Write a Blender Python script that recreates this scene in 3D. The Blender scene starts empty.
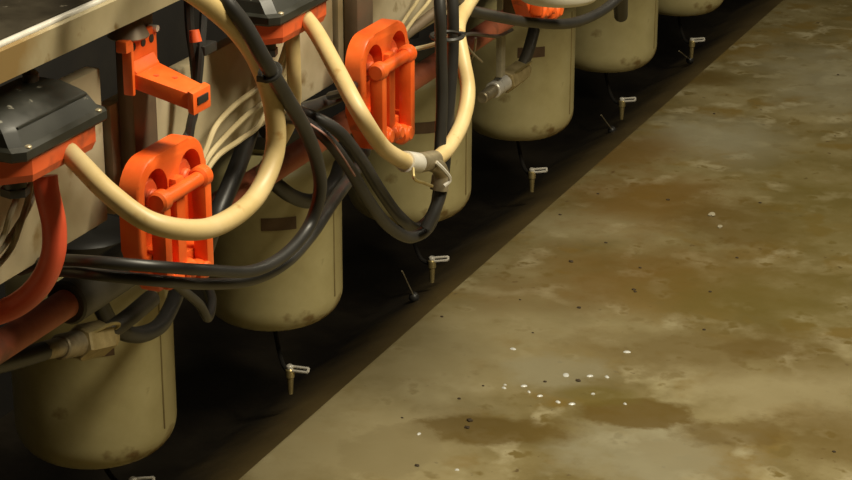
import bpy, bmesh, math, random
from mathutils import Vector, Matrix
random.seed(7)
S = bpy.context.scene
COL = S.collection
PI = math.pi

# ------------------------------------------------------------------ camera
FPX = 2200.0
PITCH = math.atan(840.0 / FPX)
HEAD = math.radians(23.8)
CAM = Vector((1.724, -2.635, 1.654))
FWD = Vector((-math.sin(HEAD) * math.cos(PITCH), math.cos(HEAD) * math.cos(PITCH), -math.sin(PITCH)))
RIGHT = Vector((math.cos(HEAD), math.sin(HEAD), 0))
UP = RIGHT.cross(FWD)
cd = bpy.data.cameras.new('camera'); cam = bpy.data.objects.new('camera', cd); COL.objects.link(cam)
cam.location = CAM
cam.rotation_euler = FWD.to_track_quat('-Z', 'Y').to_euler()
cd.sensor_width = 36; cd.lens = FPX / 852 * 36; cd.clip_start = 0.05; cd.clip_end = 60
cd.dof.use_dof = False
S.camera = cam

def at(u, v, X=None, Y=None, Z=None):
    """measured point of the place: sight line through (u, v) met with a world plane"""
    d = FWD + RIGHT * ((u - 426) / FPX) + UP * ((240 - v) / FPX)
    if X is not None: t = (X - CAM.x) / d.x
    elif Y is not None: t = (Y - CAM.y) / d.y
    else: t = (Z - CAM.z) / d.z
    return CAM + d * t

# ------------------------------------------------------------------ materials
def mat(name, cols, scale=6.0, rough=0.5, metal=0.0, detail=6, bump=0.0, spots=None, rvar=0.0, sss=0.0, coords='Object', lo=.35, hi=.65, trans=0.0):
    m = bpy.data.materials.new(name); m.use_nodes = True
    nt = m.node_tree; b = nt.nodes['Principled BSDF']
    tc = nt.nodes.new('ShaderNodeTexCoord')
    n = nt.nodes.new('ShaderNodeTexNoise'); n.inputs['Scale'].default_value = scale; n.inputs['Detail'].default_value = detail
    n.inputs['Roughness'].default_value = .6
    nt.links.new(tc.outputs[coords], n.inputs['Vector'])
    r = nt.nodes.new('ShaderNodeValToRGB')
    els = r.color_ramp.elements
    k = len(cols)
    els[0].position = lo; els[0].color = (*cols[0], 1)
    els[1].position = hi; els[1].color = (*cols[-1], 1)
    for i in range(1, k - 1):
        e = els.new(lo + (hi - lo) * i / (k - 1)); e.color = (*cols[i], 1)
    nt.links.new(n.outputs['Fac'], r.inputs['Fac'])
    out = r.outputs['Color']
    if spots:
        for (sc, s_lo, s_hi, c) in spots:
            n2 = nt.nodes.new('ShaderNodeTexNoise'); n2.inputs['Scale'].default_value = sc; n2.inputs['Detail'].default_value = 5
            nt.links.new(tc.outputs[coords], n2.inputs['Vector'])
            mr = nt.nodes.new('ShaderNodeMapRange'); mr.inputs['From Min'].default_value = s_lo; mr.inputs['From Max'].default_value = s_hi
            nt.links.new(n2.outputs['Fac'], mr.inputs['Value'])
            mx = nt.nodes.new('ShaderNodeMix'); mx.data_type = 'RGBA'
            nt.links.new(mr.outputs['Result'], mx.inputs['Factor'])
            nt.links.new(out, mx.inputs['A']); mx.inputs['B'].default_value = (*c, 1)
            out = mx.outputs['Result']
    nt.links.new(out, b.inputs['Base Color'])
    b.inputs['Roughness'].default_value = rough
    b.inputs['Metallic'].default_value = metal
    if rvar:
        mr = nt.nodes.new('ShaderNodeMapRange')
        mr.inputs['From Min'].default_value = .3; mr.inputs['From Max'].default_value = .7
        mr.inputs['To Min'].default_value = rough - rvar; mr.inputs['To Max'].default_value = rough + rvar
        nt.links.new(n.outputs['Fac'], mr.inputs['Value']); nt.links.new(mr.outputs['Result'], b.inputs['Roughness'])
    if bump:
        bp = nt.nodes.new('ShaderNodeBump'); bp.inputs['Strength'].default_value = bump; bp.inputs['Distance'].default_value = .01
        nt.links.new(n.outputs['Fac'], bp.inputs['Height']); nt.links.new(bp.outputs['Normal'], b.inputs['Normal'])
    if sss:
        b.inputs['Subsurface Weight'].default_value = sss; b.inputs['Subsurface Radius'].default_value = (.03, .02, .01)
    if trans: b.inputs['Transmission Weight'].default_value = trans
    return m

M = {}

def ground_stains(m, stains, scale_noise=7.0):
    """spilt and dried stains with their own places on the slab: (u, v, half width, half depth, colour, hardness, strength)"""
    nt = m.node_tree; b = nt.nodes['Principled BSDF']
    out = b.inputs['Base Color'].links[0].from_socket
    tc = nt.nodes.new('ShaderNodeTexCoord')
    rot = nt.nodes.new('ShaderNodeVectorRotate'); rot.rotation_type = 'Z_AXIS'; rot.inputs['Angle'].default_value = -HEAD
    nt.links.new(tc.outputs['Object'], rot.inputs['Vector'])
    nz = nt.nodes.new('ShaderNodeTexNoise'); nz.inputs['Scale'].default_value = scale_noise; nz.inputs['Detail'].default_value = 8; nz.inputs['Roughness'].default_value = .68
    nt.links.new(tc.outputs['Object'], nz.inputs['Vector'])
    Rm = Matrix.Rotation(-HEAD, 3, 'Z')
    for (u, v, ru, rv, c, hard, st) in stains:
        p = Rm @ at(u, v, Z=0); q = Rm @ at(u + ru, v, Z=0); w_ = Rm @ at(u, v - rv, Z=0)
        rx = abs(q.x - p.x); ry = abs(w_.y - p.y)
        sb = nt.nodes.new('ShaderNodeVectorMath'); sb.operation = 'SUBTRACT'; sb.inputs[1].default_value = (p.x, p.y, 0)
        nt.links.new(rot.outputs['Vector'], sb.inputs[0])
        ml = nt.nodes.new('ShaderNodeVectorMath'); ml.operation = 'MULTIPLY'; ml.inputs[1].default_value = (1/rx, 1/ry, 0)
        nt.links.new(sb.outputs[0], ml.inputs[0])
        ln = nt.nodes.new('ShaderNodeVectorMath'); ln.operation = 'LENGTH'; nt.links.new(ml.outputs[0], ln.inputs[0])
        ad = nt.nodes.new('ShaderNodeMath'); ad.operation = 'MULTIPLY_ADD'; ad.inputs[1].default_value = 2.6
        nt.links.new(nz.outputs['Fac'], ad.inputs[0]); nt.links.new(ln.outputs['Value'], ad.inputs[2])
        mr = nt.nodes.new('ShaderNodeMapRange'); mr.inputs['From Min'].default_value = 2.3 + hard; mr.inputs['From Max'].default_value = 2.3 - hard
        mr.inputs['To Max'].default_value = st
        nt.links.new(ad.outputs[0], mr.inputs['Value'])
        mx = nt.nodes.new('ShaderNodeMix'); mx.data_type = 'RGBA'; nt.links.new(mr.outputs['Result'], mx.inputs['Factor'])
        nt.links.new(out, mx.inputs['A']); mx.inputs['B'].default_value = (*c, 1); out = mx.outputs['Result']
    nt.links.new(out, b.inputs['Base Color'])
M['floor'] = mat('stained_concrete', [(.155,.118,.042), (.21,.166,.070), (.275,.228,.112)], 4.5, .5, bump=.12, rvar=.08, detail=11, lo=.36, hi=.64,
    spots=[(2.6,.54,.64,(.20,.135,.034)), (8,.57,.64,(.19,.13,.035)), (5,.58,.68,(.37,.32,.18)), (11,.56,.66,(.36,.31,.18)), (22,.58,.66,(.17,.125,.04)), (45,.66,.72,(.11,.075,.03))])
PALE = (.32,.27,.15); GREY = (.285,.262,.175); BRN = (.125,.080,.017); ORB = (.165,.092,.018); OLV = (.145,.112,.026)
ground_stains(M['floor'], [
    (330,440,130,45,PALE,.5,.8), (420,370,90,40,PALE,.6,.6), (560,335,130,45,PALE,.6,.55), (780,395,110,30,PALE,.4,.7), (650,450,90,30,GREY,.4,.7),
    (720,140,60,20,GREY,.5,.8), (600,225,90,16,PALE,.5,.6), (830,80,60,28,GREY,.6,.6),
    (600,150,75,16,ORB,.45,.75), (650,200,80,24,ORB,.5,.8), (735,225,55,25,BRN,.4,.7), (650,280,130,30,ORB,.6,.7), (770,300,100,30,OLV,.6,.7),
    (720,350,130,22,BRN,.5,.6), (640,412,60,14,BRN,.15,.85), (500,430,75,14,BRN,.18,.8), (388,452,48,24,(.25,.205,.105),.10,.8), (735,432,55,16,BRN,.2,.7), (840,440,60,30,BRN,.4,.6),
    (690,77,45,8,BRN,.3,.8), (850,210,80,60,OLV,.6,.6), (560,370,50,16,GREY,.3,.5), (600,395,40,10,OLV,.2,.6), (760,350,40,10,BRN,.2,.6)])
M['gutter'] = mat('dark_gutter', [(.006,.004,.002), (.010,.007,.003), (.016,.011,.005)], 6, .5, bump=.3, rvar=.1)
# brown along the slab side of the gutter, near black towards the wall
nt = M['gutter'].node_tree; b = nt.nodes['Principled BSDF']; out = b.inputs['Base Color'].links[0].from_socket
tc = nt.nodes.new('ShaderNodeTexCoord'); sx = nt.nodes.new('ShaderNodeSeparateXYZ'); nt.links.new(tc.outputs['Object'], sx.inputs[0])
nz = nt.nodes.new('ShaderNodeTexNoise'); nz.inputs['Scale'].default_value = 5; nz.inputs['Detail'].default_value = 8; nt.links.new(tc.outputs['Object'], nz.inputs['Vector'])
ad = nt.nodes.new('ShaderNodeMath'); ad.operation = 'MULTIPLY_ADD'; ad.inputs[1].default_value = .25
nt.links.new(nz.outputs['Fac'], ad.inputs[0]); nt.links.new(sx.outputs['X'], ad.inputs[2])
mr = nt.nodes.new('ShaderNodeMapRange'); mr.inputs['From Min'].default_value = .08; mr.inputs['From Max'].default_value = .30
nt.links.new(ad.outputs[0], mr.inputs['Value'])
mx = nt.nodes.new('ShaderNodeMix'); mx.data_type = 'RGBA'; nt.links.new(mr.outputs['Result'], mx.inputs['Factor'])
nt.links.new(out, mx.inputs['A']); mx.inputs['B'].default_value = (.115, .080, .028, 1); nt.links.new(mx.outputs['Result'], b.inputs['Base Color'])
M['shadegrime'] = mat('grimy_shade_concrete', [(.004,.003,.002), (.007,.005,.003), (.012,.009,.005)], 6, .9, bump=.3)  # grimy, and near black to put the shade behind the row into the colour
M['jar'] = mat('aged_cream_plastic', [(.36,.30,.135), (.43,.37,.175), (.49,.43,.215)], 7, .42, sss=.04, spots=[(14,.64,.72,(.20,.13,.04))])
M['jarline'] = mat('brown_seam', [(.20,.15,.06), (.28,.22,.09)], 20, .5)
M['jarlabel'] = mat('brown_label', [(.085,.045,.02), (.13,.075,.035)], 30, .6)
M['orange'] = mat('orange_paint', [(.74,.095,.012), (.84,.125,.018), (.86,.16,.03)], 14, .36, bump=.05, spots=[(34,.66,.74,(.45,.07,.012))])
M['orangered'] = mat('orange_red_plastic', [(.62,.085,.02), (.74,.13,.035)], 20, .45, spots=[(25,.58,.7,(.35,.07,.03))])
M['cream'] = mat('cream_rubber', [(.50,.37,.155), (.57,.43,.20), (.61,.47,.24)], 12, .45, spots=[(40,.64,.72,(.42,.26,.09))])
M['creamold'] = mat('yellowed_cable', [(.42,.34,.18), (.52,.43,.25)], 12, .55)
M['black'] = mat('black_rubber', [(.018,.017,.015), (.030,.028,.025)], 15, .42)
M['blackstripe'] = mat('pinkish_stripe', [(.30,.16,.13), (.36,.2,.17)], 15, .5)
M['blackplastic'] = mat('black_plastic', [(.014,.014,.010), (.024,.024,.018)], 22, .48, rvar=.12, spots=[(55,.66,.70,(.2,.19,.15))])
M['red'] = mat('red_rubber', [(.54,.065,.025), (.66,.10,.04)], 10, .42)
M['rust'] = mat('rust_red_pipe', [(.30,.075,.035), (.42,.115,.055), (.50,.15,.07)], 9, .6, spots=[(20,.56,.7,(.17,.06,.03))])
M['panel'] = mat('dirty_tan_metal', [(.36,.30,.185), (.46,.39,.25), (.54,.47,.32)], 4.5, .5, metal=.1, rvar=.1,
    spots=[(3.0,.55,.7,(.20,.15,.07)), (18,.62,.72,(.22,.15,.06))])
M['post'] = mat('grey_brown_steel', [(.13,.095,.06), (.19,.145,.095)], 8, .5, metal=.3, spots=[(15,.58,.7,(.09,.06,.04))])
M['beam'] = mat('dirty_stainless', [(.33,.27,.155), (.40,.335,.20), (.47,.40,.255)], 6, .4, metal=.4, rvar=.1, spots=[(7,.56,.68,(.30,.20,.08)), (30,.64,.72,(.22,.15,.06))])
M['steel'] = mat('worn_steel', [(.58,.55,.48), (.72,.69,.61)], 25, .32, metal=.22, rvar=.1)
M['beamtop'] = mat('dark_worn_top', [(.035,.028,.018), (.06,.05,.033), (.085,.07,.045)], 9, .4, metal=.3, rvar=.15, spots=[(32,.66,.70,(.35,.31,.24))])
M['brass'] = mat('dull_brass', [(.42,.33,.13), (.56,.46,.22)], 25, .34, metal=.75)
M['brassdull'] = mat('dirty_brass', [(.30,.23,.10), (.48,.38,.19)], 40, .4, metal=.35)
M['oldmetal'] = mat('corroded_fitting', [(.25,.20,.12), (.42,.36,.24)], 40, .45, metal=.6)
M['greysleeve'] = mat('grey_rubber_sleeve', [(.035,.03,.02), (.055,.047,.032)], 15, .5)
M['white'] = mat('white_plastic', [(.72,.70,.58), (.80,.78,.66)], 10, .4)
M['milk'] = mat('white_milk_drop', [(.52,.53,.50), (.66,.67,.64)], 90, .25)
M['debris'] = mat('dark_crumb', [(.035,.022,.01), (.06,.04,.018)], 60, .8)
M['pale'] = mat('pale_residue', [(.36,.32,.22), (.44,.40,.28)], 60, .6)
M['wire'] = mat('grey_wire', [(.22,.18,.11), (.30,.25,.16)], 30, .5)

# ------------------------------------------------------------------ mesh helpers
def box(bm, c, s, bev=0.0, R=None):
    g = bmesh.ops.create_cube(bm, size=1)
    vs = g['verts']
    for v in vs:
        v.co = Vector((v.co.x * s[0], v.co.y * s[1], v.co.z * s[2]))
    if bev:
        es = list({e for v in vs for e in v.link_edges})
        r = bmesh.ops.bevel(bm, geom=es, offset=bev, segments=2, affect='EDGES', profile=.6)
        vs = list({v for f in r['faces'] for v in f.verts} | {v for v in vs if v.is_valid})
    for v in vs:
        p = Vector(v.co)
        if R: p = R @ p
        v.co = p + Vector(c)

def ring_frame(t, prev):
    n = prev - t * prev.dot(t)
    if n.length < 1e-6: n = t.orthogonal()
    return n.normalized()

def sweep(bm, pts, r, n=12, caps=True, jitter=0):
    pts = [Vector(p) for p in pts]
    rs = r if isinstance(r, (list, tuple)) else [r] * len(pts)
    prev = None; rings = []
    for i, p in enumerate(pts):
        a = pts[max(i - 1, 0)]; b = pts[min(i + 1, len(pts) - 1)]
        t = (b - a).normalized()
        prev = ring_frame(t, prev if prev else t.orthogonal())
        bn = t.cross(prev)
        rings.append([bm.verts.new(p + (prev * math.cos(2*PI*k/n) + bn * math.sin(2*PI*k/n)) * rs[i]) for k in range(n)])
    for a, b in zip(rings, rings[1:]):
        for k in range(n):
            bm.faces.new((a[k], a[(k+1) % n], b[(k+1) % n], b[k]))
    if caps:
        bm.faces.new(rings[0][::-1]); bm.faces.new(rings[-1])

def spline(ctrl, per=10):
    P = [Vector(c) for c in ctrl]
    P = [P[0] * 2 - P[1]] + P + [P[-1] * 2 - P[-2]]
    out = []
    for i in range(1, len(P) - 2):
        p0, p1, p2, p3 = P[i-1:i+3]
        # centripetal style tangents
        d1 = max((p1-p0).length ** .5, 1e-4); d2 = max((p2-p1).length ** .5, 1e-4); d3 = max((p3-p2).length ** .5, 1e-4)
        m1 = (p1-p0)/d1 - (p2-p0)/(d1+d2) + (p2-p1)/d2; m1 *= d2
        m2 = (p2-p1)/d2 - (p3-p1)/(d2+d3) + (p3-p2)/d3; m2 *= d2
        for k in range(per):
            t = k / per; t2 = t*t; t3 = t2*t
            out.append(p1*(2*t3-3*t2+1) + m1*(t3-2*t2+t) + p2*(-2*t3+3*t2) + m2*(t3-t2))
    out.append(P[-2])
    return out

def cyl(bm, a, b, r, n=20, r2=None, bev=0.0):
    a = Vector(a); b = Vector(b); r2 = r if r2 is None else r2
    if bev:
        d = (b - a).normalized() * bev
        sweep(bm, [a, a, a + d, b - d, b, b][1:5], [max(r - bev, 1e-4), r, r2, max(r2 - bev, 1e-4)], n)
    else:
        sweep(bm, [a, b], [r, r2], n)

def lathe(bm, prof, n=40, c=(0, 0, 0)):
    c = Vector(c); rings = []
    for (r, z) in prof:
        if r < 1e-6: rings.append([bm.verts.new(c + Vector((0, 0, z)))])
        else: rings.append([bm.verts.new(c + Vector((r*math.cos(2*PI*k/n), r*math.sin(2*PI*k/n), z))) for k in range(n)])
    for a, b in zip(rings, rings[1:]):
        for k in range(n):
            k2 = (k+1) % n
            if len(a) == 1 and len(b) == 1: continue
            if len(a) == 1: bm.faces.new((a[0], b[k2], b[k]))
            elif len(b) == 1: bm.faces.new((a[k], a[k2], b[0]))
            else: bm.faces.new((a[k], a[k2], b[k2], b[k]))

def prism(bm, outline, x0, x1, bev=0.0):
    """outline in (y, z), extruded along x"""
    a = [bm.verts.new((x0, y, z)) for y, z in outline]
    b = [bm.verts.new((x1, y, z)) for y, z in outline]
    n = len(outline)
    fs = [bm.faces.new(a[::-1]), bm.faces.new(b)]
    for k in range(n): fs.append(bm.faces.new((a[k], a[(k+1) % n], b[(k+1) % n], b[k])))
    if bev:
        bmesh.ops.bevel(bm, geom=list(fs[1].edges), offset=bev, segments=2, affect='EDGES', profile=.5)

def plan_prism(bm, levels):
    """stacked outlines, levels = [(outline in (x, y), z)]"""
    rings = [[bm.verts.new((x, y, z)) for x, y in o] for o, z in levels]
    n = len(rings[0])
    for a, b in zip(rings, rings[1:]):
        for k in range(n): bm.faces.new((a[k], a[(k+1) % n], b[(k+1) % n], b[k]))
    bm.faces.new(rings[0][::-1]); bm.faces.new(rings[-1])

def rrect(w, h, r, cx=0, cy=0, seg=6, rb=None):
    """rounded rectangle in a plane; rb = radius of the lower corners"""
    rb = r if rb is None else rb
    out = []
    for (sx, sy, a0, rr) in ((1, 1, 0, r), (-1, 1, 90, r), (-1, -1, 180, rb), (1, -1, 270, rb)):
        for k in range(seg + 1):
            a = math.radians(a0 + 90 * k / seg)
            out.append((cx + sx*(w/2 - rr) + rr*math.cos(a), cy + sy*(h/2 - rr) + rr*math.sin(a)))
    return out

def obj(name, bm, m, parent=None, smooth=True, loc=None, ang=40):
    bmesh.ops.recalc_face_normals(bm, faces=bm.faces[:])
    me = bpy.data.meshes.new(name); bm.to_mesh(me); bm.free()
    me.materials.append(m if not isinstance(m, str) else M[m])
    if smooth:
        for p in me.polygons: p.use_smooth = True
        me.set_sharp_from_angle(angle=math.radians(ang))
    o = bpy.data.objects.new(name, me); COL.objects.link(o)
    if parent: o.parent = parent
    if loc: o.location = loc
    return o

def tag(o, label, cat, group=None):
    o['label'] = label; o['category'] = cat
    if group: o['group'] = group
    return o

def thing(name, label, cat, loc=(0, 0, 0), rz=0, group=None):
    o = bpy.data.objects.new(name, None); COL.objects.link(o)
    o.empty_display_size = .05
    o.location = loc; o.rotation_euler = (0, 0, rz)
    return tag(o, label, cat, group)

def dup(root, loc, label, group=None):
    r = root.copy(); COL.objects.link(r); r.location = loc; r['label'] = label
    for ch in list(root.children):
        c = ch.copy(); COL.objects.link(c); c.parent = r
        for g in list(ch.children):
            d = g.copy(); COL.objects.link(d); d.parent = c
    return r

def kind(o, k='structure'):
    o['kind'] = k; return o

B = bmesh.new
D = .592                       # spacing of the milking places along the row
EDGE = .135                    # X of the lit floor's edge
XP = .43                       # X of the tan panel face

# ------------------------------------------------------------------ setting
bm = B(); box(bm, (EDGE + 2.6, 2.2, -.15), (5.2, 11, .30), .010); kind(obj('floor', bm, 'floor'))
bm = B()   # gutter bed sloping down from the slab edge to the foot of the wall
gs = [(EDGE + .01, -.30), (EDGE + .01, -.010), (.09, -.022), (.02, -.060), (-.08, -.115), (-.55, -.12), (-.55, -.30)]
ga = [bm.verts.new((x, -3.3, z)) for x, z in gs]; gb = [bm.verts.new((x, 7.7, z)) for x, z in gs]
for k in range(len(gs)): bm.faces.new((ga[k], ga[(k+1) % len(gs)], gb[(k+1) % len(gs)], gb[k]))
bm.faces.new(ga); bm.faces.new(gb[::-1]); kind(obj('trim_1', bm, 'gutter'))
bm = B(); box(bm, (-.60, 2.2, 1.05), (.20, 11, 2.5)); kind(obj('wall_left', bm, 'shadegrime', smooth=False))
bm = B(); box(bm, (2.3, 7.8, 1.45), (6.2, .2, 3.5)); kind(obj('wall_back', bm, 'shadegrime', smooth=False))

# ------------------------------------------------------------------ frame: beam, panel, posts
Y0, Y1 = -2.2, 4.6
XB = .50                       # beam front
zt = at(0, 48, X=XB).z; zb = at(0, 84, X=XB).z
zp = at(0, 286, X=XP).z        # panel's lower edge
ztop = zb + .0
# beam: folded channel with a rounded front edge
bm = B()
t = .004
sec = [(XB-.20, zt-.02), (XB-.20, zt), (XB-.004, zt), (XB, zt-.004), (XB, zb), (XB-.03, zb), (XB-.03, zb+t), (XB-t, zb+t), (XB-t, zt-t), (XB-.20+t, zt-t), (XB-.20+t, zt-.02)]
a = [bm.verts.new((x, Y0, z)) for x, z in sec]; b = [bm.verts.new((x, Y1, z)) for x, z in sec]
for k in range(len(sec)): bm.faces.new((a[k], a[(k+1) % len(sec)], b[(k+1) % len(sec)], b[k]))
bm.faces.new(a); bm.faces.new(b[::-1])
bt = tag(obj('support_beam', bm, 'beam'), 'long dirty stainless steel beam running along the top left of the row', 'beam')

bm = B(); box(bm, (XB - .105, (Y0+Y1)/2, zt + .0015), (.186, Y1-Y0, .003), .0); obj('top_plate', bm, 'beamtop', bt)
bm = B(); cyl(bm, (XB - .006, Y0, zt + .0005), (XB - .006, Y1, zt - .0005), .0038, 12); obj('edge_highlight', bm, 'steel', bt)  # paler steel strip painted in as the highlight along the beam's edge
post_y = at(128, 95, X=XP).y
gap_y = at(106, 100, X=XP).y
k0 = 0
labels = {-1: 'tan metal panel sheet at the left edge, behind the nearest black lidded box',
          0: 'tan metal panel sheet behind the orange bracket and thin pale cables',
          1: 'tan metal panel sheet behind the upper orange toggle plate and hanging black hoses',
          2: 'farthest tan metal panel sheet at the top of the row'}
for k in range(-1, 3):
    bm = B()
    y0 = gap_y + (k) * D + .008; y1 = gap_y + (k+1) * D - .008
    if k == -1: y0 = Y0
    if k == 2: y1 = Y1
    ztp = zb - (.070, .120, .075, .06)[k+1]  # tops dropped so the dark gap stands in for the beam's shadow
    box(bm, (XP - .01, (y0+y1)/2, (zp + ztp)/2), (.02, y1-y0, ztp - zp), .004)
    tag(obj('metal_panel', bm, 'panel'), labels[k], 'panel', 'tan panels along the row')
for k in range(0, 3):
    bm = B(); y = post_y + k * D
    box(bm, (XP + .012, y, (zp - .06 + zb)/2 + .0), (.022, .052, zb - zp + .06), .004)
    p = tag(obj('support_post', bm, 'post'), ['grey brown steel post carrying the orange bracket', 'grey brown steel post between the second black lidded box and upper orange plate', 'farthest grey brown steel post behind the hanging hoses'][k], 'post', 'steel posts on the panel')

# ------------------------------------------------------------------ orange toggle plates
def make_plate():
    root = thing('toggle_plate', '', 'clamp', group='orange toggle plates on the row')
    W, H = .154, .165
    def arch(cy, w, zt_, zb_, n=14):
        return [(cy - w, zb_)] + [(cy + w*math.cos(PI - PI*k/n), zt_ - w + w*math.sin(PI - PI*k/n)) for k in range(n+1)] + [(cy + w, zb_)]
    bm = B(); prism(bm, [p for p in rrect(W, H, .040, seg=8) if p[1] > 0] + [(-W/2, -H/2 + .062), (-W/2 + .012, -H/2 + .036), (-W/2 + .040, -H/2), (W/2 - .030, -H/2), (W/2 - .006, -H/2 + .022), (W/2, -H/2 + .05)], 0, .026, .004)
    pb = obj('back_plate', bm, 'orange', root)
    # arch shaped pockets pressed into the plate
    bm = B()
    for cy in (-.0385, .0385): prism(bm, arch(cy, .026, .068, -.030 if cy < 0 else -.055), .007, .05)
    cut = obj('pocket_cutter', bm, 'orange')
    md = pb.modifiers.new('pockets', 'BOOLEAN'); md.object = cut; md.operation = 'DIFFERENCE'; md.solver = 'EXACT'
    bpy.context.view_layer.update()
    me = bpy.data.meshes.new_from_object(pb.evaluated_get(bpy.context.evaluated_depsgraph_get()))
    pb.modifiers.clear(); pb.data = me; bpy.data.objects.remove(cut, do_unlink=True)
    me.set_sharp_from_angle(angle=math.radians(40))
    for s in (-1, 1):
        bm = B(); cyl(bm, (.004, s*.0385, .034), (.017, s*.0385, .034), .021, 24, bev=.003)
        cyl(bm, (.016, s*.0385, .034), (.024, s*.0385, .034), .010, 16, bev=.002)
        obj('disc', bm, 'orangered', root)
    bm = B(); box(bm, (.030, 0, -.012), (.012, .020, .12), .004); obj('centre_rib', bm, 'orange', root)
    # handle: two arms joined by a bar
    for s in (-1, 1):
        bm = B(); box(bm, (.036, s*.047, -.026 if s > 0 else -.016), (.020, .016, .122 if s > 0 else .102), .005)
        cyl(bm, (.036, s*.047 - .0095, .034), (.036, s*.047 + .0095, .034), .0130, 18, bev=.003)
        obj('arm', bm, 'orange', root)
    bm = B(); cyl(bm, (.037, -.048, .034), (.037, .048, .034), .0088, 18); obj('cross_bar', bm, 'orange', root)
    for (y, z, r) in ((-.026, -.066, .013), (.008, -.070, .012), (.038, -.080, .014)):
        bm = B(); cyl(bm, (.033, y-.013, z), (.033, y+.013, z), r, 18, bev=.003)
        cyl(bm, (.012, y, z), (.047, y, z + .002), r*.75, 14, bev=.002)
        obj('knuckle', bm, 'orange', root)
    for (y, z) in ((.024, .006), (.024, -.035)):
        bm = B(); cyl(bm, (.006, y, z), (.018, y, z), .0055, 6); obj('bolt', bm, 'steel', root)
    return root
pl = make_plate()
pc = at(155, 212, X=.470)
pl.location = pc
pl['label'] = 'lower left orange toggle plate, behind the big cream hose loop'
dup(pl, pc + Vector((0, D - .008, -.006)), 'orange toggle plate at top centre beside the second cream hose')
dup(pl, pc + Vector((0, 2*D, .026)), 'farthest orange toggle plate, cut by the top edge, above a black hose')

# ------------------------------------------------------------------ black lidded boxes
def make_box():
    root = thing('junction_box', '', 'box', group='black lidded boxes on the panel')
    # origin: lower outer corner centre; X runs outwards
    def oct_(x0, x1, y0, y1, c):
        return [(x0, y0+c), (x0+c, y0), (x1-c, y0), (x1, y0+c), (x1, y1-c), (x1-c, y1), (x0+c, y1), (x0, y1-c)]
    bm = B(); plan_prism(bm, [(oct_(-.070, 0, -.075, .075, .022), 0), (oct_(-.070, .003, -.078, .078, .022), .008), (oct_(-.070, .003, -.078, .078, .022), .025)])
    obj('base', bm, 'orangered', root, ang=20)
    bm = B(); plan_prism(bm, [(oct_(-.080, .006, -.079, .079, .010), .0255), (oct_(-.080, .008, -.081, .081, .010), .028), (oct_(-.080, .008, -.081, .081, .010), .036),
                              (oct_(-.080, .002, -.077, .077, .010), .039), (oct_(-.080, -.006, -.073, .073, .010), .051), (oct_(-.080, -.012, -.069, .069, .010), .056), (oct_(-.078, -.028, -.062, .062, .010), .064), (oct_(-.074, -.042, -.055, .055, .010), .067)])
    lid = obj('lid', bm, 'blackplastic', root, ang=20)
    bm = B(); sweep(bm, [(-.0085, -.060, .0535), (-.0085, .0, .0535), (-.0085, .060, .0535)], .0016, 6); obj('lid_rib', bm, 'blackplastic', lid)
    for y in (-.062, .062):
        bm = B(); cyl(bm, (.0035, y, .034), (.0035, y, .0395), .004, 12, bev=.001); obj('screw', bm, 'oldmetal', lid)
    bm = B(); cyl(bm, (-.058, .040, .060), (-.058, .040, .078), .008, 14, bev=.003); obj('nipple', bm, 'post', lid)
    bm = B(); cyl(bm, (-.024, -.048, 0.002), (-.024, -.048, -.014), .012, 16); cyl(bm, (-.024, -.048, -.010), (-.024, -.048, -.018), .0145, 6); obj('hose_fitting', bm, 'black', root)
    return root
bx = make_box()
bc = at(63, 165, X=.52)
bx.location = bc; bx.scale = (1.06, 1.06, 1.06)
bx['label'] = 'black lidded box with orange base at the left edge'
dup(bx, at(303, 32, X=.52), 'second black lidded box with orange base, cut by the top edge')

# ------------------------------------------------------------------ orange bracket
root = thing('orange_bracket', 'orange steel bracket with holes, sticking out from the post below the beam', 'bracket')
bp = at(136, 56, X=XP + .024)
root.location = bp
bm = B(); box(bm, (.004, .002, .004), (.007, .066, .050), .002)
box(bm, (.008, -.030, -.006), (.013, .006, .062), .002)
box(bm, (.008, -.036, .022), (.014, .016, .014), .002)
obj('mounting_plate', bm, 'orange', root)
def wedge(bm, x0, x1, w0, w1, zt0, zt1, h0, h1, yc=0, bev=.002):
    v = []
    for x, w, z, h in ((x0, w0, zt0, h0), (x1, w1, zt1, h1)):
        v.append([bm.verts.new((x, yc + sy*w/2, zz)) for sy, zz in ((-1, z), (1, z), (1, z-h), (-1, z-h))])
    fs = [bm.faces.new(v[0][::-1]), bm.faces.new(v[1])]
    for k in range(4): fs.append(bm.faces.new((v[0][k], v[0][(k+1) % 4], v[1][(k+1) % 4], v[1][k])))
    if bev: bmesh.ops.bevel(bm, geom=list({e for f in fs for e in f.edges}), offset=bev, segments=2, affect='EDGES', profile=.6)
bm = B(); wedge(bm, .004, .078, .056, .036, -.010, -.030, .018, .020)
wedge(bm, .002, .016, .058, .050, .006, -.012, .03, .01)
arm = obj('trough_arm', bm, 'orange', root)
bm = B(); wedge(bm, .076, .084, .040, .040, -.026, -.029, .026, .026); obj('end_stop', bm, 'orange', arm)
bm = B(); box(bm, (.0845, 0, -.040), (.002, .024, .009), .0005); obj('slot', bm, 'black', arm)
for x, y in ((.03, -.008), (.046, .006)):
    z = -.010 - .020 * (x - .004) / .074
    bm = B(); cyl(bm, (x, y, z-.002), (x, y, z+.0008), .0035, 12); obj('hole', bm, 'orangered', arm)
for y in (-.018, .004, .022):
    bm = B(); cyl(bm, (.005, y, .016), (.0085, y, .016), .0048, 14); obj('hole', bm, 'black', root)
bm = B(); cyl(bm, (.0, -.014, .026), (.0, -.014, .048), .024, 20, r2=.015, bev=.002); obj('cap', bm, 'post', root)
bm = B(); cyl(bm, (.0, .030, .026), (.012, .030, .026), .004, 8); obj('bolt', bm, 'steel', root)

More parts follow.
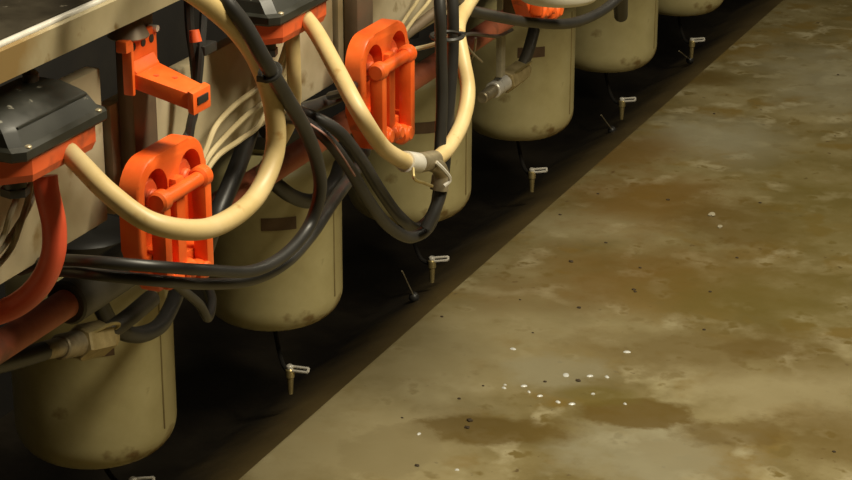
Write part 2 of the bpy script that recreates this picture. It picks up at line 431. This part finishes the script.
# ------------------------------------------------------------------ jars
jb = Vector((0, 0, .124))
def make_jar():
    root = thing('milk_jar', '', 'jar', group='cream jars hanging under the row')
    r = .125; rc = .052
    prof = [(0, 0), (.03, .001)]
    for k in range(0, 9):
        a = -PI/2 + PI/2*k/8
        prof.append((r - rc + rc*math.cos(a), rc + rc*math.sin(a)))
    prof += [(r, .12), (r+.0005, .22), (r, .290), (r-.008, .303), (r-.03, .315), (.062, .322), (.062, .338), (0, .338)]
    bm = B(); lathe(bm, prof, 48); body = obj('body', bm, 'jar', root, ang=60)
    # mould seam down the outer right side
    a = math.radians(-2)
    bm = B(); sweep(bm, [Vector((math.cos(a)*(r+.0002), math.sin(a)*(r+.0002), z)) for z in (.055, .12, .2, .290)], .0016, 6); obj('seam', bm, 'jarline', body)
    # brown mark
    bm = B(); n = 10
    a0, a1 = math.radians(-70), math.radians(-42)
    vo = []; 
    for z in (.205, .228):
        vo.append([bm.verts.new(((r+.0012)*math.cos(a0+(a1-a0)*k/n), (r+.0012)*math.sin(a0+(a1-a0)*k/n), z)) for k in range(n+1)])
    for k in range(n): bm.faces.new((vo[0][k], vo[0][k+1], vo[1][k+1], vo[1][k]))
    obj('label_mark', bm, 'jarlabel', body)
    bm = B(); lathe(bm, [(0, .332), (.070, .332), (.072, .336), (.072, .356), (.062, .364), (.02, .366), (.02, .438), (0, .438)], 32); obj('lid', bm, 'black', root)
    return root
def make_tap(root, off, lev, rod=None):
    off = Vector(off)
    e = off + Vector((0, 0, -.004)); dz = e.z
    bm = B(); sweep(bm, spline([(0, 0, .004), (e.x*.08, e.y*.08, dz*.4), (e.x*.5, e.y*.5, dz*.95), e], 6), .0042, 10); obj('drain_pipe', bm, 'shadegrime', root)
    bm = B(); cyl(bm, off + Vector((0, 0, -.042)), off + Vector((0, 0, -.010)), .0045, 12, r2=.0065); cyl(bm, off + Vector((0, 0, -.012)), off + Vector((0, 0, .008)), .0085, 12, bev=.003)
    t_ = obj('drain_tap', bm, 'brass', root)
    bm = B(); d = Vector(lev)
    w = Vector((-d.y, d.x, 0)).normalized() * .0035
    p = off + Vector((0, 0, .010))
    zz = Vector((0, 0, -.005))
    for qa, qb in ((p + w, p + d + w), (p + d + w, p + d - w + zz), (p + d - w + zz, p - w + zz)): sweep(bm, [qa, qb], .0026, 6)
    cyl(bm, p - Vector((0, 0, .004)), p + Vector((0, 0, .004)), .0065, 10, bev=.002)
    obj('tap_handle', bm, 'steel', t_)
    if rod:
        a, b = Vector(rod[0]), Vector(rod[1])
        bm = B(); sweep(bm, [a, b], .0017, 6); r_ = obj('float_rod', bm, 'oldmetal', root)
        bm = B(); bmesh.ops.create_uvsphere(bm, u_segments=12, v_segments=8, radius=.011, matrix=Matrix.Translation(b)); obj('knob', bm, 'black', r_)
jl = ['foremost cream jar, at the lower left corner of the row',
      'second cream jar from the front, behind the loop of black hoses',
      'third cream jar from the front, below the joined cream hose',
      'fourth cream jar, with a silver hose clamp in front of it',
      'fifth cream jar from the front, below the end of a black hose at the top',
      'farthest cream jar, only its rounded bottom showing at the top edge']
tp = [None, (290, 372), (432, 263), (532, 174), (622, 103), (692, 43)]
rods = {2: ((402, 271), (414, 297)), 4: ((601, 115), (612, 130)), 5: ((679, 51), (690, 60))}
proto = make_jar()
jars = [proto] + [dup(proto, jb, jl[i]) for i in range(1, 6)]
proto['label'] = jl[0]
for i, j in enumerate(jars):
    loc = jb + Vector((.0015*i, D*i, -.0032*i)); j.location = loc
    XT = .064
    if i:
        off = at(*tp[i], X=XT) - loc
    else:
        off = Vector((.064, -.006, -.055))
    lev = (.030, .012, .003) if i != 1 else (.034, .004, 0)
    rd = None
    if i in rods: rd = [at(*q, X=.045) - loc for q in rods[i]]
    make_tap(j, off, lev, rd)

# ------------------------------------------------------------------ hoses
def hose(name, label, cat, ctrl, r, m, group=None, per=9, n=12):
    bm = B()
    path = spline([at(c[0], c[1], X=c[2]) for c in ctrl], per)
    if isinstance(r, tuple):
        k = len(path) - 1; r = [r[0] + (r[1] - r[0]) * min(1, max(0, (i/k - .35) / .4)) for i in range(k + 1)]
    sweep(bm, path, r, n)
    return tag(obj(name, bm, m), label, cat, group)

# cream hoses
hose('cream_hose', 'large cream rubber hose looping from the left black lidded box over the lower orange plate', 'hose',
     [(66,150,.515), (80,164,.54), (110,194,.585), (148,221,.63), (190,230,.655), (230,219,.655), (260,190,.65), (275,150,.65), (274,110,.65), (262,70,.645), (240,34,.64), (208,4,.63), (180,-16,.62), (140,-46,.59), (105,-58,.50), (80,-55,.40)], .0112, 'cream', 'cream hoses')
hose('cream_hose', 'cream rubber hose curving from the second black lidded box down to the metal joint', 'hose',
     [(304,16,.515), (316,32,.545), (337,70,.60), (360,113,.65), (382,146,.65), (398,158,.648), (412,163,.645), (432,161,.64), (449,147,.63), (463,120,.625), (468,90,.615), (463,60,.60), (458,30,.58), (466,8,.56), (482,-20,.55), (497,-80,.54), (508,-134,.47), (512,-145,.38)], .0105, 'cream', 'cream hoses')
hose('cream_hose', 'short straight cream hose hanging below the second black lidded box', 'hose',
     [(292,30,.490), (293,50,.490), (294,75,.488), (294,100,.47), (288,126,.43), (275,150,.38), (262,172,.34)], .0095, 'cream', 'cream hoses')
hose('red_hose', 'thick red rubber hose curving down under the left black lidded box', 'hose',
     [(45,176,.497), (47,192,.500), (54,225,.505), (53,255,.505), (40,284,.49), (18,304,.465), (-12,316,.43), (-60,325,.40)], .0132, 'red')

# black hoses
hose('black_hose', 'black hose falling from the top past the cream loop and sweeping left below it', 'hose',
     [(150,-62,.38), (172,-58,.50), (195,-38,.60), (225,0,.64), (245,26,.655), (263,58,.665), (285,95,.665), (305,130,.66), (317,162,.655), (320,190,.65), (311,222,.64), (290,250,.638), (256,270,.632), (205,270,.62), (150,266,.595), (100,262,.55), (66,260,.49), (48,261,.45), (20,270,.38)], (.0086, .0066), 'black', 'black hoses')
hose('black_hose', 'lower of the paired black hoses crossing below the lower orange plate', 'hose',
     [(40,272,.42), (62,271,.47), (100,275,.545), (150,280,.59), (205,284,.605), (250,280,.612), (285,263,.608), (310,236,.595), (332,203,.57), (350,178,.52), (362,160,.44), (368,140,.36)], (.0066, .0085), 'black', 'black hoses')
hose('black_hose', 'right one of two black hoses running in a deep curve below the joined cream hose', 'hose',
     [(292,112,.50), (308,115,.56), (334,128,.585), (358,155,.595), (380,190,.60), (400,217,.60), (418,228,.60), (432,215,.605), (441,190,.61), (446,150,.61), (450,100,.61), (453,50,.61), (453,10,.61), (451,-30,.60), (451,-80,.57), (453,-114,.50), (456,-126,.40)], .0080, 'black', 'black hoses')
lh = hose('black_hose', 'left one of two black hoses in a deep curve, with a pinkish stripe', 'hose',
     [(290,118,.50), (304,122,.56), (325,137,.595), (347,165,.61), (368,200,.615), (390,227,.615), (413,237,.62), (430,225,.628), (438,195,.628), (440,150,.625), (442,100,.625), (441,50,.625), (440,10,.625), (438,-30,.61), (438,-78,.58), (440,-108,.50), (443,-120,.40)], .0080, 'black', 'black hoses')
bm = B(); sweep(bm, spline([at(u, v, X=x) for u, v, x in [(310,124,.588), (327,136,.606), (341,154,.6135), (355,176,.619)]], 8), .0014, 6)
o = obj('stripe', bm, 'blackstripe', lh)
hose('black_hose', 'short black hose hanging from the metal joint of the cream hose', 'hose',
     [(443,178,.645), (440,195,.645), (434,212,.642), (426,229,.636)], .0085, 'black', 'black hoses')
sag = hose('black_hose', 'black hose sagging across the top edge before the fourth and fifth cream jars', 'hose',
     [(452,-6,.55), (466,8,.55), (490,15,.55), (530,22,.55), (572,23,.55), (602,11,.55), (622,-6,.55), (640,-30,.54)], .0085, 'black', 'black hoses')
bm = B(); cyl(bm, at(620, -12, X=.55), at(621, 17, X=.53), .014, 16, r2=.012, bev=.003); obj('end_fitting', bm, 'black', sag)
hose('black_hose', 'black hose arching over the top of the second cream jar', 'hose',
     [(262,170,.22), (278,186,.235), (296,198,.24), (316,200,.24), (332,185,.24), (340,165,.20)], .012, 'black', 'black hoses')
hose('black_hose', 'black hose bending down across the top of the foremost cream jar', 'hose',
     [(98,300,.22), (112,325,.22), (135,335,.22), (158,327,.22), (172,305,.20), (180,280,.16)], .012, 'black', 'black hoses')
hose('black_hose', 'thin black hose hanging beside the foremost jar under the paired hoses', 'hose',
     [(172,282,.45), (185,292,.44), (200,305,.43), (208,318,.42), (212,300,.40), (205,280,.36)], .006, 'black', 'black hoses')
hose('black_hose', 'dark hose slanting behind the big cream loop under the panel', 'hose',
     [(250,130,.40), (240,160,.42), (228,190,.43), (214,222,.43), (205,250,.40)], .012, 'black', 'black hoses')
hose('black_hose', 'dark hose slanting behind the second cream hose under the panel', 'hose',
     [(395,40,.445), (352,88,.445), (320,104,.445), (296,112,.44), (264,133,.425)], .009, 'black', 'black hoses')

# joint with clamps on the second cream hose
root = thing('hose_joint', 'metal tee joint with clamp bands where cream hose meets short black hose', 'joint')
root.location = at(418, 163, X=.645)
def rel(u, v, X): return at(u, v, X=X) - root.location
bm = B(); sweep(bm, [rel(405,161.5,.6465), rel(417,163,.645)], .0135, 18); obj('clamp_band', bm, 'steel', root)
bm = B(); sweep(bm, [rel(418,163,.645), rel(424,162,.643), rel(434,160,.64)], .0128, 18); obj('collar', bm, 'oldmetal', root)
bm = B(); sweep(bm, spline([rel(430,163,.645), rel(439,168,.647), rel(443,180,.647)], 5), .0105, 14); obj('elbow', bm, 'oldmetal', root)
bm = B(); sweep(bm, spline([rel(413,168,.66), rel(414,178,.665), rel(424,183,.667), rel(432,186,.66)], 5), .0022, 6); obj('clip_wire', bm, 'brass', root)
bm = B(); sweep(bm, spline([rel(436,162,.655), rel(444,170,.662), rel(450,180,.665), rel(444,186,.66)], 5), .0026, 6); obj('clip_wire', bm, 'steel', root)
bm = B(); cyl(bm, rel(441,176,.646), rel(439,190,.645), .0120, 14); obj('ferrule', bm, 'oldmetal', root)

# cable ties
def tie(label, c, along, r):
    bm = B(); c = Vector(c); d = Vector(along).normalized(); q = d.orthogonal().normalized(); w = d.cross(q)
    n = 20
    pts = [c + (q*math.cos(2*PI*k/n) + w*math.sin(2*PI*k/n))*r for k in range(n+1)]
    sweep(bm, pts, .0028, 6, caps=False)
    box(bm, c + q*r, (.009, .007, .007), .001)
    return tag(obj('cable_tie', bm, 'black'), label, 'cable tie', 'cable ties')
tie('black cable tie round the two upright black hoses', at(447, 36, X=.617), (0, .0, 1), .021)
tie('black cable tie where the falling black hose meets the cream loop', at(270, 72, X=.664), at(285,95,X=.665) - at(258,50,X=.665), .0115)

# rust red pipe along the row, with a sleeve
root = thing('red_pipe', 'rust red pipe running along the row below the panel', 'pipe')
a = at(-40, 372, X=.30); 
root.location = (a.x, 0, a.z)
bm = B(); cyl(bm, (0, Y0, 0), (0, Y1, 0), .0185, 20); obj('tube', bm, 'rust', root)
sa = at(66, 304, X=.30).y; sb = at(106, 279, X=.30).y
bm = B(); cyl(bm, (0, sa, 0), (0, sb + .15, 0), .029, 20, bev=.003); obj('sleeve', bm, 'greysleeve', root)
for y in (1.02, 2.2):
    bm = B(); cyl(bm, (0, y, 0), (0, y+.07, 0), .023, 20, bev=.003); obj('coupling', bm, 'greysleeve', root)
# hangers of the pipe
for n_, y in enumerate((.30, 1.30)):
    bm = B(); 
    sweep(bm, [Vector((a.x, y, a.z + .015)), Vector((a.x, y, zt - .03)), Vector((.38, y, zt - .012))], .004, 8)
    tag(obj('pipe_hanger', bm, 'post'), ['thin steel rod holding the red pipe near the lower orange plate', 'thin steel rod holding the red pipe near the upper orange plate'][n_], 'rod', 'rods holding the red pipe')
# jar carrying rail
bm = B(); box(bm, (0, 1.2, .570), (.06, 6.6, .02), .003)
box(bm, (0, 1.2, .588), (.006, 6.6, .03), .001)
tag(obj('jar_rail', bm, 'post'), 'dark steel rail in the shade above the jars', 'rail')

# couplings at the jars
def coupling(label, p0, p1, hose_a, hose_b, big=1.0, band='steel'):
    root = thing('hose_coupling', label, 'coupling', group='metal couplings by the jars')
    A = Vector(p0); Bp = Vector(p1); root.location = A
    d = (Bp - A); L = d.length; d.normalize()
    f = lambda s: d * (L*s)
    bm = B(); cyl(bm, f(0), f(.28), .012*big, 16, r2=.013*big, bev=.002); obj('hose_tail', bm, 'oldmetal', root)
    bm = B(); cyl(bm, f(.26), f(.55), .017*big, 18, bev=.002); obj('clamp_band', bm, band, root)
    bm = B(); cyl(bm, f(.55), f(.95), .024*big, 6, bev=.003); cyl(bm, f(.9), f(1.05), .017*big, 14); obj('nut', bm, 'brassdull', root)
    q = d.orthogonal().normalized()
    bm = B(); sweep(bm, spline([f(.6) + q*.02*big, f(.8) + q*.034*big, f(1.0) + q*.026*big, f(.95) + q*.01*big], 5), .0025, 6); obj('clip', bm, 'brass', root)
    for i_, (hp, nm) in enumerate(((hose_a, 'black'), (hose_b, 'black'))):
        if hp:
            bm = B(); sweep(bm, spline([Vector(p) - A for p in hp], 6), .0125*big, 12); obj('hose_end', bm, nm if i_ == 0 else 'greysleeve', root)
    return root
coupling('corroded metal coupling with brass clip in front of the foremost jar, lower left', at(42,351,X=.26), at(106,337,X=.26),
         [at(-30,370,X=.26), at(10,361,X=.26), at(44,351,X=.26)], [at(100,338,X=.26), at(128,318,X=.27), at(152,298,X=.27)], 1.0, 'oldmetal')
coupling('shiny silver coupling with brass clip in front of the fourth jar', at(482,98,X=.16), at(522,70,X=.16),
         None, [at(520,71,X=.16), at(528,52,X=.16), at(534,30,X=.15)], 1.0)

# ------------------------------------------------------------------ thin cables on the panel
cabs = [
 ([(190,185,.452), (206,150,.455), (215,128,.455), (235,105,.455), (258,88,.455), (276,72,.46), (288,40,.48)], .0036, 'creamold', 'pale thin cable arching up across the panel, highest of three'),
 ([(192,190,.452), (208,158,.455), (226,136,.455), (246,116,.455), (268,98,.455), (282,76,.46), (290,45,.475)], .0036, 'creamold', 'pale thin cable arching across the panel, middle of three'),
 ([(194,195,.452), (214,160,.455), (240,140,.455), (258,126,.455), (270,105,.455), (284,80,.46), (294,45,.47)], .0036, 'creamold', 'pale thin cable arching across the panel, lowest of three'),
 ([(385,50,.448), (408,15,.45), (418,0,.45), (426,-20,.45)], .0028, 'creamold', 'pale thin cable rising right of the upper orange plate, upper one'),
 ([(388,58,.448), (412,22,.45), (430,0,.45), (440,-20,.45)], .0028, 'creamold', 'pale thin cable rising right of the upper orange plate, lower one'),
 ([(385,53,.448), (420,48,.49), (440,42,.52), (458,28,.53)], .0034, 'creamold', 'pale cable bending from the upper orange plate to the black hoses'),
 ([(-30,285,.44), (-10,258,.455), (4,235,.46), (10,215,.47), (18,195,.47), (26,170,.48)], .0034, 'wire', 'grey cable below the left box, leftmost of three'),
 ([(-30,300,.44), (-8,272,.45), (10,250,.455), (20,225,.47), (28,200,.47), (33,168,.48)], .0034, 'wire', 'grey cable below the left box, middle of three'),
 ([(-30,275,.44), (0,250,.455), (18,225,.46), (28,208,.47), (34,192,.47), (38,168,.48)], .0034, 'wire', 'grey cable below the left box nearest the red hose'),
 ([(188,-5,.455), (190,30,.46), (194,60,.46), (196,95,.465), (190,130,.465), (186,160,.46)], .0058, 'black', 'black cable hanging from the beam right of the bracket, left one'),
 ([(204,-5,.455), (203,25,.465), (201,50,.47), (199,75,.47), (193,120,.465), (180,150,.46)], .0050, 'black', 'black cable hanging from the beam right of the bracket, right one'),
 ([(330,96,.46), (345,92,.50), (360,80,.46)], .006, 'black', 'short black cable behind the upper cream hose'),
 ([(452,40,.60), (470,34,.56), (498,36,.50), (512,30,.46)], .0028, 'black', 'thin black wire end sticking out from the tied hoses'),
 ([(462,36,.55), (470,50,.53), (482,62,.50)], .0018, 'wire', 'thin grey strand hanging beside the tied hoses, left one'),
 ([(476,38,.53), (474,52,.52), (468,66,.50)], .0018, 'wire', 'thin grey strand hanging beside the tied hoses, right one'),
]
for c, r, m, lab in cabs:
    hose('cable', lab, 'cable', c, r, m, 'thin cables on the panel', per=7, n=8)
# small orange hook on the black cable
bm = B(); sweep(bm, [at(194,30,X=.475), at(196,42,X=.478)], [.006, .0075], 10); tag(obj('cable_marker', bm, 'orangered'), 'small orange sleeve on the hanging black cable', 'marker')
bm = B(); box(bm, at(206, 48, X=.47), (.014, .03, .012), .002); tag(obj('cable_clip', bm, 'black'), 'black clip on the hanging cable right of the bracket', 'clip')
# grey conduit behind the upper plate
bm = B(); sweep(bm, [at(392,45,X=.444), at(446,4,X=.444)], .008, 12); tag(obj('conduit', bm, 'post'), 'grey conduit on the panel right of the upper orange plate', 'conduit')
# pale upright by the fourth jar
bm = B(); pz = at(501, 42, X=.17)
box(bm, (pz.x, pz.y, pz.z + .03), (.012, .022, .20), .002); tag(obj('hanger_strap', bm, 'pale'), 'pale upright strap left of the fourth jar', 'strap')
# white bowl
bm = B(); wc = at(558, 2, X=.59)
lathe(bm, [(0, 0), (.03, .001), (.058, .006), (.066, .014), (.068, .03), (.066, .045), (.05, .07), (0, .075)], 36, wc); tag(obj('white_bowl', bm, 'white'), 'white plastic bowl cut by the top edge above the black hose', 'bowl')
bm = B(); sweep(bm, spline([wc + Vector((0, 0, .07)), Vector((wc.x, wc.y, zb - .06)), Vector((wc.x - .01, wc.y, zb + .0)), Vector((XB - .002, wc.y, zb + .018))], 6), .011, 12)
tag(obj('bowl_stem', bm, 'black'), 'black stem above the white bowl', 'stem')

# ------------------------------------------------------------------ small bits on the floor
drops = [(513,349,8), (627,352,9), (566,375,11), (590,376,8), (607,377,7), (504,388,6), (524,386,8), (529,392,5), (540,396,7), (558,402,7), (572,404,8), (593,394,5), (625,404,5), (419,434,6), (457,470,5), (505,385,4)]
for u, v, w in drops:
    p = at(u, v, Z=0); bm = B()
    r = w / 2 / 700
    ph = random.random()*6
    pr = []
    n = 14
    c = [bm.verts.new(p + Vector((0, 0, .0022)))]
    ring0 = [bm.verts.new(p + Vector((math.cos(2*PI*k/n)*r*(1+.25*math.sin(2*k*2*PI/n+ph))*.55, math.sin(2*PI*k/n)*r*(1+.25*math.sin(2*k*2*PI/n+ph))*.55, .0018))) for k in range(n)]
    ring = [bm.verts.new(p + Vector((math.cos(2*PI*k/n)*r*(1+.25*math.sin(2*k*2*PI/n+ph)), math.sin(2*PI*k/n)*r*(1+.25*math.sin(2*k*2*PI/n+ph)), -.0005))) for k in range(n)]
    for k in range(n):
        bm.faces.new((c[0], ring0[k], ring0[(k+1) % n])); bm.faces.new((ring0[k], ring[k], ring[(k+1) % n], ring0[(k+1) % n]))
    tag(obj('milk_drop', bm, 'milk'), 'small white drop of liquid spilt on the stained concrete floor', 'drop', 'white drops on the floor')
crumbs = [(470,421,7), (467,428,6), (459,399,4), (571,262,6), (579,308,5), (634,290,5), (635,292,4), (668,200,5), (598,194,4), (560,215,4), (737,258,4), (442,317,4), (417,466,5), (483,386,3), (402,418,3), (714,114,4), (760,203,4), (533,333,3), (545,382,4), (606,243,4), (710,292,4), (834,452,4), (578,381,6), (640,268,4), (838,75,4), (704,330,4), (520,300,3)]
for u, v, w in crumbs:
    p = at(u, v, Z=0); bm = B(); r = w / 2 / 760
    bmesh.ops.create_icosphere(bm, subdivisions=2, radius=1)
    for q in bm.verts:
        f = 1 + .25*math.sin(q.co.x*5 + u) * math.cos(q.co.y*4 + v)
        q.co = Vector((q.co.x*r*1.3*f, q.co.y*r*f, q.co.z*r*.55*f)) + p + Vector((0, 0, r*.4))
    tag(obj('crumb', bm, 'debris'), 'small dark crumb of dirt lying on the concrete floor', 'crumb', 'dark crumbs on the floor')
for q, (u, v, w) in enumerate([(712,215,8), (720,227,6)]):
    p = at(u, v, Z=0); bm = B(); r = w / 2 / 560
    bmesh.ops.create_icosphere(bm, subdivisions=2, radius=1)
    for z in bm.verts:
        f = 1 + .3*math.sin(z.co.x*6 + u) * math.cos(z.co.y*5 + v)
        z.co = Vector((z.co.x*r*f, z.co.y*r*1.5*f, z.co.z*r*.4*f)) + p + Vector((0, 0, r*.3))
    tag(obj('pale_scrap', bm, 'pale'), ['larger pale scrap on the floor right of the middle, above a smaller one', 'smaller pale scrap on the floor just below the larger one'][q], 'scrap')

# ------------------------------------------------------------------ light
def area(name, loc, tgt, sx, sy, e, col):
    l = bpy.data.lights.new(name, 'AREA'); l.shape = 'RECTANGLE'; l.size = sx; l.size_y = sy; l.energy = e; l.color = col
    o = bpy.data.objects.new(name, l); COL.objects.link(o); o.location = loc
    o.rotation_euler = (Vector(tgt) - Vector(loc)).to_track_quat('-Z', 'Y').to_euler()
    return o
area('tube_lamp', (1.74, -.25, 3.05), (.45, .4, .4), .30, 2.0, 150, (1, .90, .68))
area('tube_lamp', (1.9, 3.4, 3.0), (.45, 3.0, 0), .34, 1.4, 22, (1, .90, .68))
w = bpy.data.worlds.new('world'); S.world = w; w.use_nodes = True
bg = w.node_tree.nodes['Background']; bg.inputs[0].default_value = (.9, .75, .5, 1); bg.inputs[1].default_value = .012
S.view_settings.view_transform = 'Standard'; S.view_settings.look = 'None'; S.view_settings.exposure = 0.0; S.view_settings.gamma = 1
S.view_settings.use_curve_mapping = False
